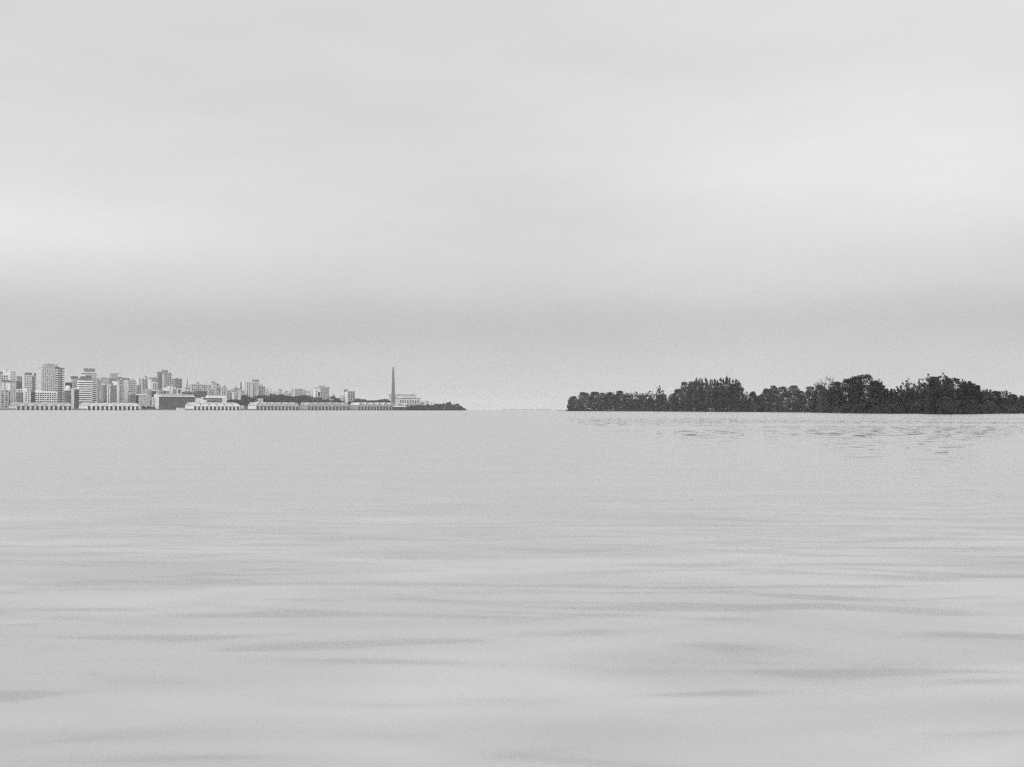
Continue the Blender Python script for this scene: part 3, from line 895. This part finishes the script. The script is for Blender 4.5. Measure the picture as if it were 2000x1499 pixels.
def tree(name, x, yt, wpx, D, zb, kind, seed, label, group, leaf=.5, nleaf=4500, m=None, cat='tree', pos=None, H=None):
    rng = np.random.default_rng(seed)
    k = (x - 1000) / F
    X, Yy = (k * D, D) if pos is None else pos
    H = (zat(x, yt, Yy) - zb) if H is None else H
    Wd = wpx * Yy / F * (1.22 if kind == 'round' else 1.0)
    root = empty(name, (X, Yy, zb)); tag(root, label, cat, group)
    cen = []; rad = []
    rx = Wd / 2
    ex = 1.45 if kind == 'round' else 4.0
    top_ = {'round': 1.0, 'flat': 1.0, 'spiky': .82, 'airy': .6}[kind]

    def env(h):     # crown half-width (share of rx) at height share h
        return math.sqrt(max(0, 1 - max(0, (h - .42) / .58) ** ex)) * (.84 + .16 * min(1, h / .35))
    n_main = 34
    for i in range(n_main):      # bumps sitting on the outside of the dome
        a = rng.uniform(0, 2 * np.pi); h = rng.uniform(.05, .97)
        lr = rx * rng.uniform(.16, .3)
        rr = max(0, rx * env(h) - lr * .75)
        cen.append((rr * math.cos(a), rr * math.sin(a), min(H * top_ - lr * .7, H * top_ * h))); rad.append((lr, lr * .85))
    for h in (.12, .3, .5, .66, .8):      # heart of the crown
        lr = rx * env(h) * .8
        cen.append((0, 0, H * top_ * h)); rad.append((lr, min(lr, H * top_ * (1 - h) * .9, H * .22)))
    for i in range(4):
        lr = rx * rng.uniform(.2, .3)
        cen.append((rng.uniform(-.3, .3) * rx, rng.uniform(-.3, .3) * rx, H * top_ - lr * .6)); rad.append((lr, lr * .6))
    n0 = len(cen)
    if kind == 'spiky':
        for i in range(10):
            a = rng.uniform(0, 2 * np.pi); rr = rx * .85 * math.sqrt(rng.uniform())
            top = H * (1 - .13 * (rr / rx) ** 2 - rng.uniform(0, .07))
            lr = max(.4, rx * rng.uniform(.08, .13))
            cen.append((rr * math.cos(a), rr * math.sin(a), top - lr * 3)); rad.append((lr, lr * 3))
    elif kind == 'airy':
        for i in range(64):
            a = rng.uniform(0, 2 * np.pi); rr = rx * math.sqrt(rng.uniform())
            top = H * rng.uniform(.6, 1.0) * (1 - .22 * (rr / rx) ** 2)
            lr = max(.35, rx * rng.uniform(.05, .12))
            cen.append((rr * math.cos(a), rr * math.sin(a), top - lr)); rad.append((lr, lr * rng.uniform(.8, 1.6)))
    cen = np.array(cen); rad = np.array(rad)
    wts = rad[:, 0] ** 2 * (rad[:, 1] / rad[:, 0]); 
    wts[n0:] *= 1.3
    wts /= wts.sum()
    idx = rng.choice(len(cen), size=nleaf, p=wts)
    d = rng.normal(size=(nleaf, 3)); d /= np.linalg.norm(d, axis=1)[:, None]
    r = rng.uniform(.62, 1.04, size=(nleaf, 1)) ** .6
    pts = cen[idx] + d * r * rad[idx][:, [0, 0, 1]]
    pts += rng.normal(size=pts.shape) * leaf * .3
    fe = idx >= n0
    pts[fe] = cen[idx][fe] + rng.normal(size=(int(fe.sum()), 3)) * rad[idx][fe][:, [0, 0, 1]] * (.62 if kind == 'airy' else .45)
    pts[:, 2] = np.clip(pts[:, 2], .1, None)
    me = mesh_quads('crown', quads(pts, leaf, rng), m or LEAF)
    o = bpy.data.objects.new('crown', me); col.objects.link(o); o.parent = root
    tr = MB(); tw = max(.25, H * .022)
    ht = H * .45
    lean = rng.uniform(-.06, .06) * H
    tr.tube((0, 0, -.5), (lean, 0, ht), tw, tw * .6, 7)
    lim = list(range(0, n_main, 3)) + list(range(n0, len(cen)))
    for j in lim:
        tr.tube((lean * .8, 0, ht * rng.uniform(.5, 1)), tuple(cen[j]), tw * (.3 if j < n0 else .16), tw * .08, 4)
    tr.build('trunk', BARK, root)
    return root


ORD = 'first second third fourth fifth sixth seventh eighth ninth tenth eleventh twelfth thirteenth fourteenth fifteenth sixteenth seventeenth eighteenth nineteenth twentieth'.split()
TENS = {2: 'twenty', 3: 'thirty', 4: 'forty', 5: 'fifty', 6: 'sixty'}


def ordn(i):
    if i <= 20: return ORD[i - 1]
    t, u_ = divmod(i, 10)
    return ({2: 'twent', 3: 'thirt', 4: 'fort', 5: 'fift', 6: 'sixt'}[t] + 'ieth') if u_ == 0 else TENS[t] + '-' + ORD[u_ - 1]


DX = [1100, 1200, 1300, 1400, 1500, 1600, 1650, 1740, 1790, 1840, 1900, 1950, 2000, 2160]
DD = [1330, 1230, 1060, 930, 850, 700, 560, 500, 520, 420, 460, 540, 560, 600]


def idist(x):
    return float(np.interp(x, DX, DD))


island = [
    (1120, 774.5, 22, 'round'), (1141, 766, 27, 'round'), (1162, 765, 28, 'round'), (1178, 767, 22, 'round'), (1193, 766, 28, 'round'), (1211, 763.5, 22, 'round'),
    (1227, 765, 24, 'spiky'), (1242, 764, 22, 'airy'), (1256, 765, 22, 'spiky'), (1271, 761.5, 20, 'airy'), (1288, 751, 19, 'airy'), (1297, 770, 16, 'round'),
    (1313, 769, 24, 'round'), (1325, 760, 28, 'round'), (1339, 745.5, 28, 'flat'), (1352, 744.5, 26, 'round'), (1364, 735.5, 26, 'spiky'), (1377, 734.5, 26, 'spiky'),
    (1391, 736, 28, 'spiky'), (1405, 734.5, 28, 'spiky'), (1421, 732.5, 30, 'spiky'), (1433, 737, 26, 'spiky'), (1443, 746.5, 22, 'round'), (1456, 763, 20, 'airy'), (1471, 764, 22, 'round'),
    (1485, 771, 18, 'round'), (1497, 758, 24, 'round'), (1511, 752.5, 20, 'flat'), (1528, 754.5, 28, 'round'), (1550, 752, 32, 'flat'), (1567, 763, 14, 'round'),
    (1583, 754, 26, 'round'), (1602, 751, 30, 'round'), (1616, 732, 52, 'airy'), (1632, 744.5, 34, 'round'), (1655, 739, 34, 'round'), (1672, 734, 32, 'round'),
    (1690, 730.5, 46, 'round'), (1709, 742, 30, 'round'), (1719, 737.5, 16, 'airy'), (1729, 758, 22, 'round'), (1743, 756, 18, 'airy'), (1757, 751, 22, 'airy'),
    (1774, 736, 32, 'airy'), (1793, 743, 28, 'airy'), (1812, 724.5, 34, 'airy'), (1826, 734, 30, 'round'), (1839, 723.5, 36, 'airy'), (1853, 737, 28, 'round'), (1868, 730.5, 36, 'airy'),
    (1882, 741, 24, 'spiky'), (1897, 739.5, 20, 'airy'), (1907, 751, 26, 'round'), (1927, 754.5, 32, 'spiky'), (1945, 762, 24, 'round'), (1962, 757, 34, 'airy'), (1977, 768, 24, 'round'), (1993, 767.5, 28, 'spiky'),
    (2020, 762, 40, 'round'), (2055, 755, 50, 'airy'), (2100, 750, 60, 'round')]
desc = {'round': 'with rounded dense crown', 'flat': 'with flat topped crown', 'spiky': 'with upright leafy sprays', 'airy': 'with thin see-through top'}
for i, (x, yt, wp, kd) in enumerate(island):
    D = idist(x) + 14
    px = D / F
    leaf = max(.3, .95 * px)
    area = wp * (hor(x) - yt)
    tree('island_tree', x, yt, wp, D, .4, kd, 100 + i, '%s dark island tree from the island tip, %s' % (ordn(i + 1), desc[kd]), 'trees covering the wooded island',
         leaf=leaf, nleaf=int(min(9000, 2200 + area * 4.2)), m=(LEAF, LEAF3, LEAF2, LEAF, LEAF3)[(i * 7 + i // 3) % 5])

# island bank (land under the trees) and undergrowth at its edge
V = []; Fc = []
xs = np.linspace(1092, 2160, 90)
for i, x in enumerate(xs):
    D = idist(x); k = (x - 1000) / F
    e = sstep(1092, 1130, x)
    for dy, z in ((-4 + 1.5 * math.sin(i * 1.3), -.4), (1.5, .25 + .35 * e), (20, .8 * e + .2), (120 * e + 6, .8 * e), (200 * e + 8, -.5)):
        V.append((k * (D + dy), D + dy, z))
for i in range(len(xs) - 1):
    for j in range(4):
        a = i * 5 + j
        Fc.append((a, a + 5, a + 6, a + 1))
im = bpy.data.meshes.new('island_bank'); im.from_pydata(V, [], Fc); im.materials.append(mat(.07, .9, .3, .3))
io = bpy.data.objects.new('island_bank', im); col.objects.link(io); tag(io, 'low muddy bank of the wooded island', kind='structure')

rng = np.random.default_rng(5)
tops = np.interp
tx = [a[0] for a in island]; ty = [a[1] for a in island]
vs = []
for j in range(900):
    x = rng.uniform(1108, 2140); D = idist(x) + rng.uniform(-5, 9)
    top = min(float(np.interp(x, tx, ty)) + 6, 790)
    y = rng.uniform(0, 1) ** 1.3
    hmax = (hor(x) - top) * D / F * .45
    lr = rng.uniform(1.2, 2.6)
    c = np.array([(x - 1000) / F * D, D, max(lr * .4, y * hmax)])
    n = 150
    d = rng.normal(size=(n, 3)); d /= np.linalg.norm(d, axis=1)[:, None]
    p = c + d * rng.uniform(.6, 1, size=(n, 1)) * np.array([lr, lr, lr * .8])
    p[:, 2] = np.clip(p[:, 2], .15, None)
    vs.append(quads(p, max(.3, .8 * D / F), rng))
me = mesh_quads('undergrowth', np.concatenate(vs), LEAF)
o = bpy.data.objects.new('undergrowth', me); col.objects.link(o); tag(o, 'dense undergrowth filling the island shore', kind='stuff')

# stakes in the shallows off the island tip
for i, x in enumerate((1086.5, 1090, 1093, 1096.5, 1099, 1102)):
    D = 1340
    hh = 2.0 if i == 0 else rnd.uniform(.5, 1.1)
    s_ = empty('wooden_stake', ((x - 1000) / F * D, D, -.5))
    tag(s_, '%s dark stake in the shallows, counted from the water towards the island tip' % ordn(i + 1), 'stake', 'stakes off the island tip')
    MB().tube((0, 0, 0), (rnd.uniform(-.2, .2), 0, hh + .7), .35, .22, 6).build('post', W08, s_)
    part('cap', W08, s_, -.5, .5, -.4, .4, hh + .5, hh + .75)

# city trees: park row behind the warehouses, quay end trees, trees on the point
park = [(449, 784, 12, 60), (456, 783, 14, 60), (465, 783, 14, 56), (478, 774, 12, 110), (485, 777, 14, 100), (494, 779, 14, 60), (503, 775, 16, 72), (513, 774, 16, 78), (523, 775.5, 15, 82), (533, 771.5, 14, 86), (541, 774, 15, 86), (549, 772, 15, 80), (559, 774.5, 15, 84),
        (568, 776, 13, 80), (578, 776, 15, 76), (588, 775, 16, 80), (598, 774, 18, 84), (609, 777, 15, 84), (620, 778, 16, 80), (630, 783, 14, 66), (640, 783, 14, 70), (649, 776, 16, 74), (659, 780, 14, 74), (668, 786, 12, 60)]
for i, (x, yt, wp, d) in enumerate(park):
    p, s = onray(x, d)
    z = ground(s, d) - .5
    tree('park_tree', x, yt - .6, wp * 1.55, 0, z, 'round', 300 + i, '%s tree of the dark park row behind the warehouses, counted from its white hall end' % ordn(i + 1) if False else '%s tree along the dark row behind the grey warehouses' % ordn(i + 1),
         'park trees behind the warehouses', leaf=.8, nleaf=3200, m=LEAFC, pos=(p[0], p[1]))
row = [(699, 780, 13, 60), (709, 781.5, 13, 60), (719, 784, 12, 60), (728, 783.5, 12, 60), (737, 783, 12, 60), (744, 782, 10, 58), (752, 781, 13, 62), (760, 784.5, 11, 60), (692, 785, 11, 54), (684, 787, 10, 52)]
for i, (x, yt, wp, d) in enumerate(sorted(row)):
    p, s = onray(x, d)
    tree('park_tree', x, yt - .5, wp * 1.5, 0, ground(s, d) - .5, 'round', 350 + i, '%s low tree between the lone square tower and the chimney' % ordn(i + 1), 'low trees left of the chimney', leaf=.8, nleaf=2200, m=LEAFC, pos=(p[0], p[1]))
point = [(797, 794, 11, 8), (804, 793, 11, 7), (812, 792.5, 11, 6), (820, 792, 11, 6), (828, 792, 11, 6), (836, 791, 11, 6), (844, 792, 11, 5), (852, 790, 12, 5), (858, 788.3, 14, 6), (866, 789, 13, 5), (874, 787, 9, 5), (878.5, 785.8, 8, 5), (885, 788.5, 13, 4), (893, 789.5, 12, 4), (899, 794, 10, 3), (904, 798, 8, 2)]
for i, (x, yt, wp, d) in enumerate(point):
    p, s = onray(x, d)
    tree('point_tree', x, yt, wp, 0, 1.0, 'round' if i % 4 else 'spiky', 380 + i, '%s waterside tree from the power station towards the point tip' % ordn(i + 1), 'trees on the point beyond the chimney', leaf=.75, nleaf=1500, m=LEAFC, pos=(p[0], p[1]))
hill = [(38, 752, 12, 190), (52, 790, 10, 50), (25, 791, 14, 50), (33, 792, 12, 50), (205, 786, 9, 50), (196, 787, 9, 50), (160, 792, 8, 50), (238, 790, 9, 50), (247, 790, 9, 50), (281, 796, 8, 30), (290, 796, 8, 30), (300, 797, 7, 30)]
for i, (x, yt, wp, d) in enumerate(sorted(hill)):
    p, s = onray(x, d)
    tree('street_tree', x, yt, wp, 0, ground(s, d) - .5, 'round', 420 + i, '%s small dark tree among the left waterfront buildings, counted along the quay' % ordn(i + 1), 'street trees among the waterfront buildings', leaf=.7, nleaf=700, m=LEAFC, pos=(p[0], p[1]))

# far shore treeline on the horizon
fs = MB(); q = random.Random(3)
xx = 985
while xx < 1075:
    ww = q.uniform(3, 9); hh = q.uniform(3, 9)
    Dq = 12000
    fs.lathe([(ww / 2 * Dq / F, -1), (ww / 2 * Dq / F, hh * .6), (ww / 4 * Dq / F, hh), (.5, hh * 1.05)], 8, (xx - 1000) / F * Dq, Dq)
    xx += ww * .8
o = fs.build('far_treeline', LEAFC); tag(o, 'faint far treeline on the horizon between city and island', kind='stuff')

# ------------------------------------------------------------------ haze
hz = bpy.data.materials.new('pale_haze'); hz.use_nodes = True
t = hz.node_tree; t.nodes.clear()
ho = nd(t, 'ShaderNodeOutputMaterial'); pv = nd(t, 'ShaderNodeVolumePrincipled')
pv.inputs['Color'].default_value = (.97, .97, .97, 1)
pv.inputs['Density'].default_value = 7.2e-5
pv.inputs['Anisotropy'].default_value = 0.0
t.links.new(pv.outputs[0], ho.inputs['Volume'])
HB = MB().box(-15200, 15200, -500, 15200, -6, 130)
ho_ = HB.build('haze', hz); tag(ho_, 'pale even haze over river and city', kind='stuff')
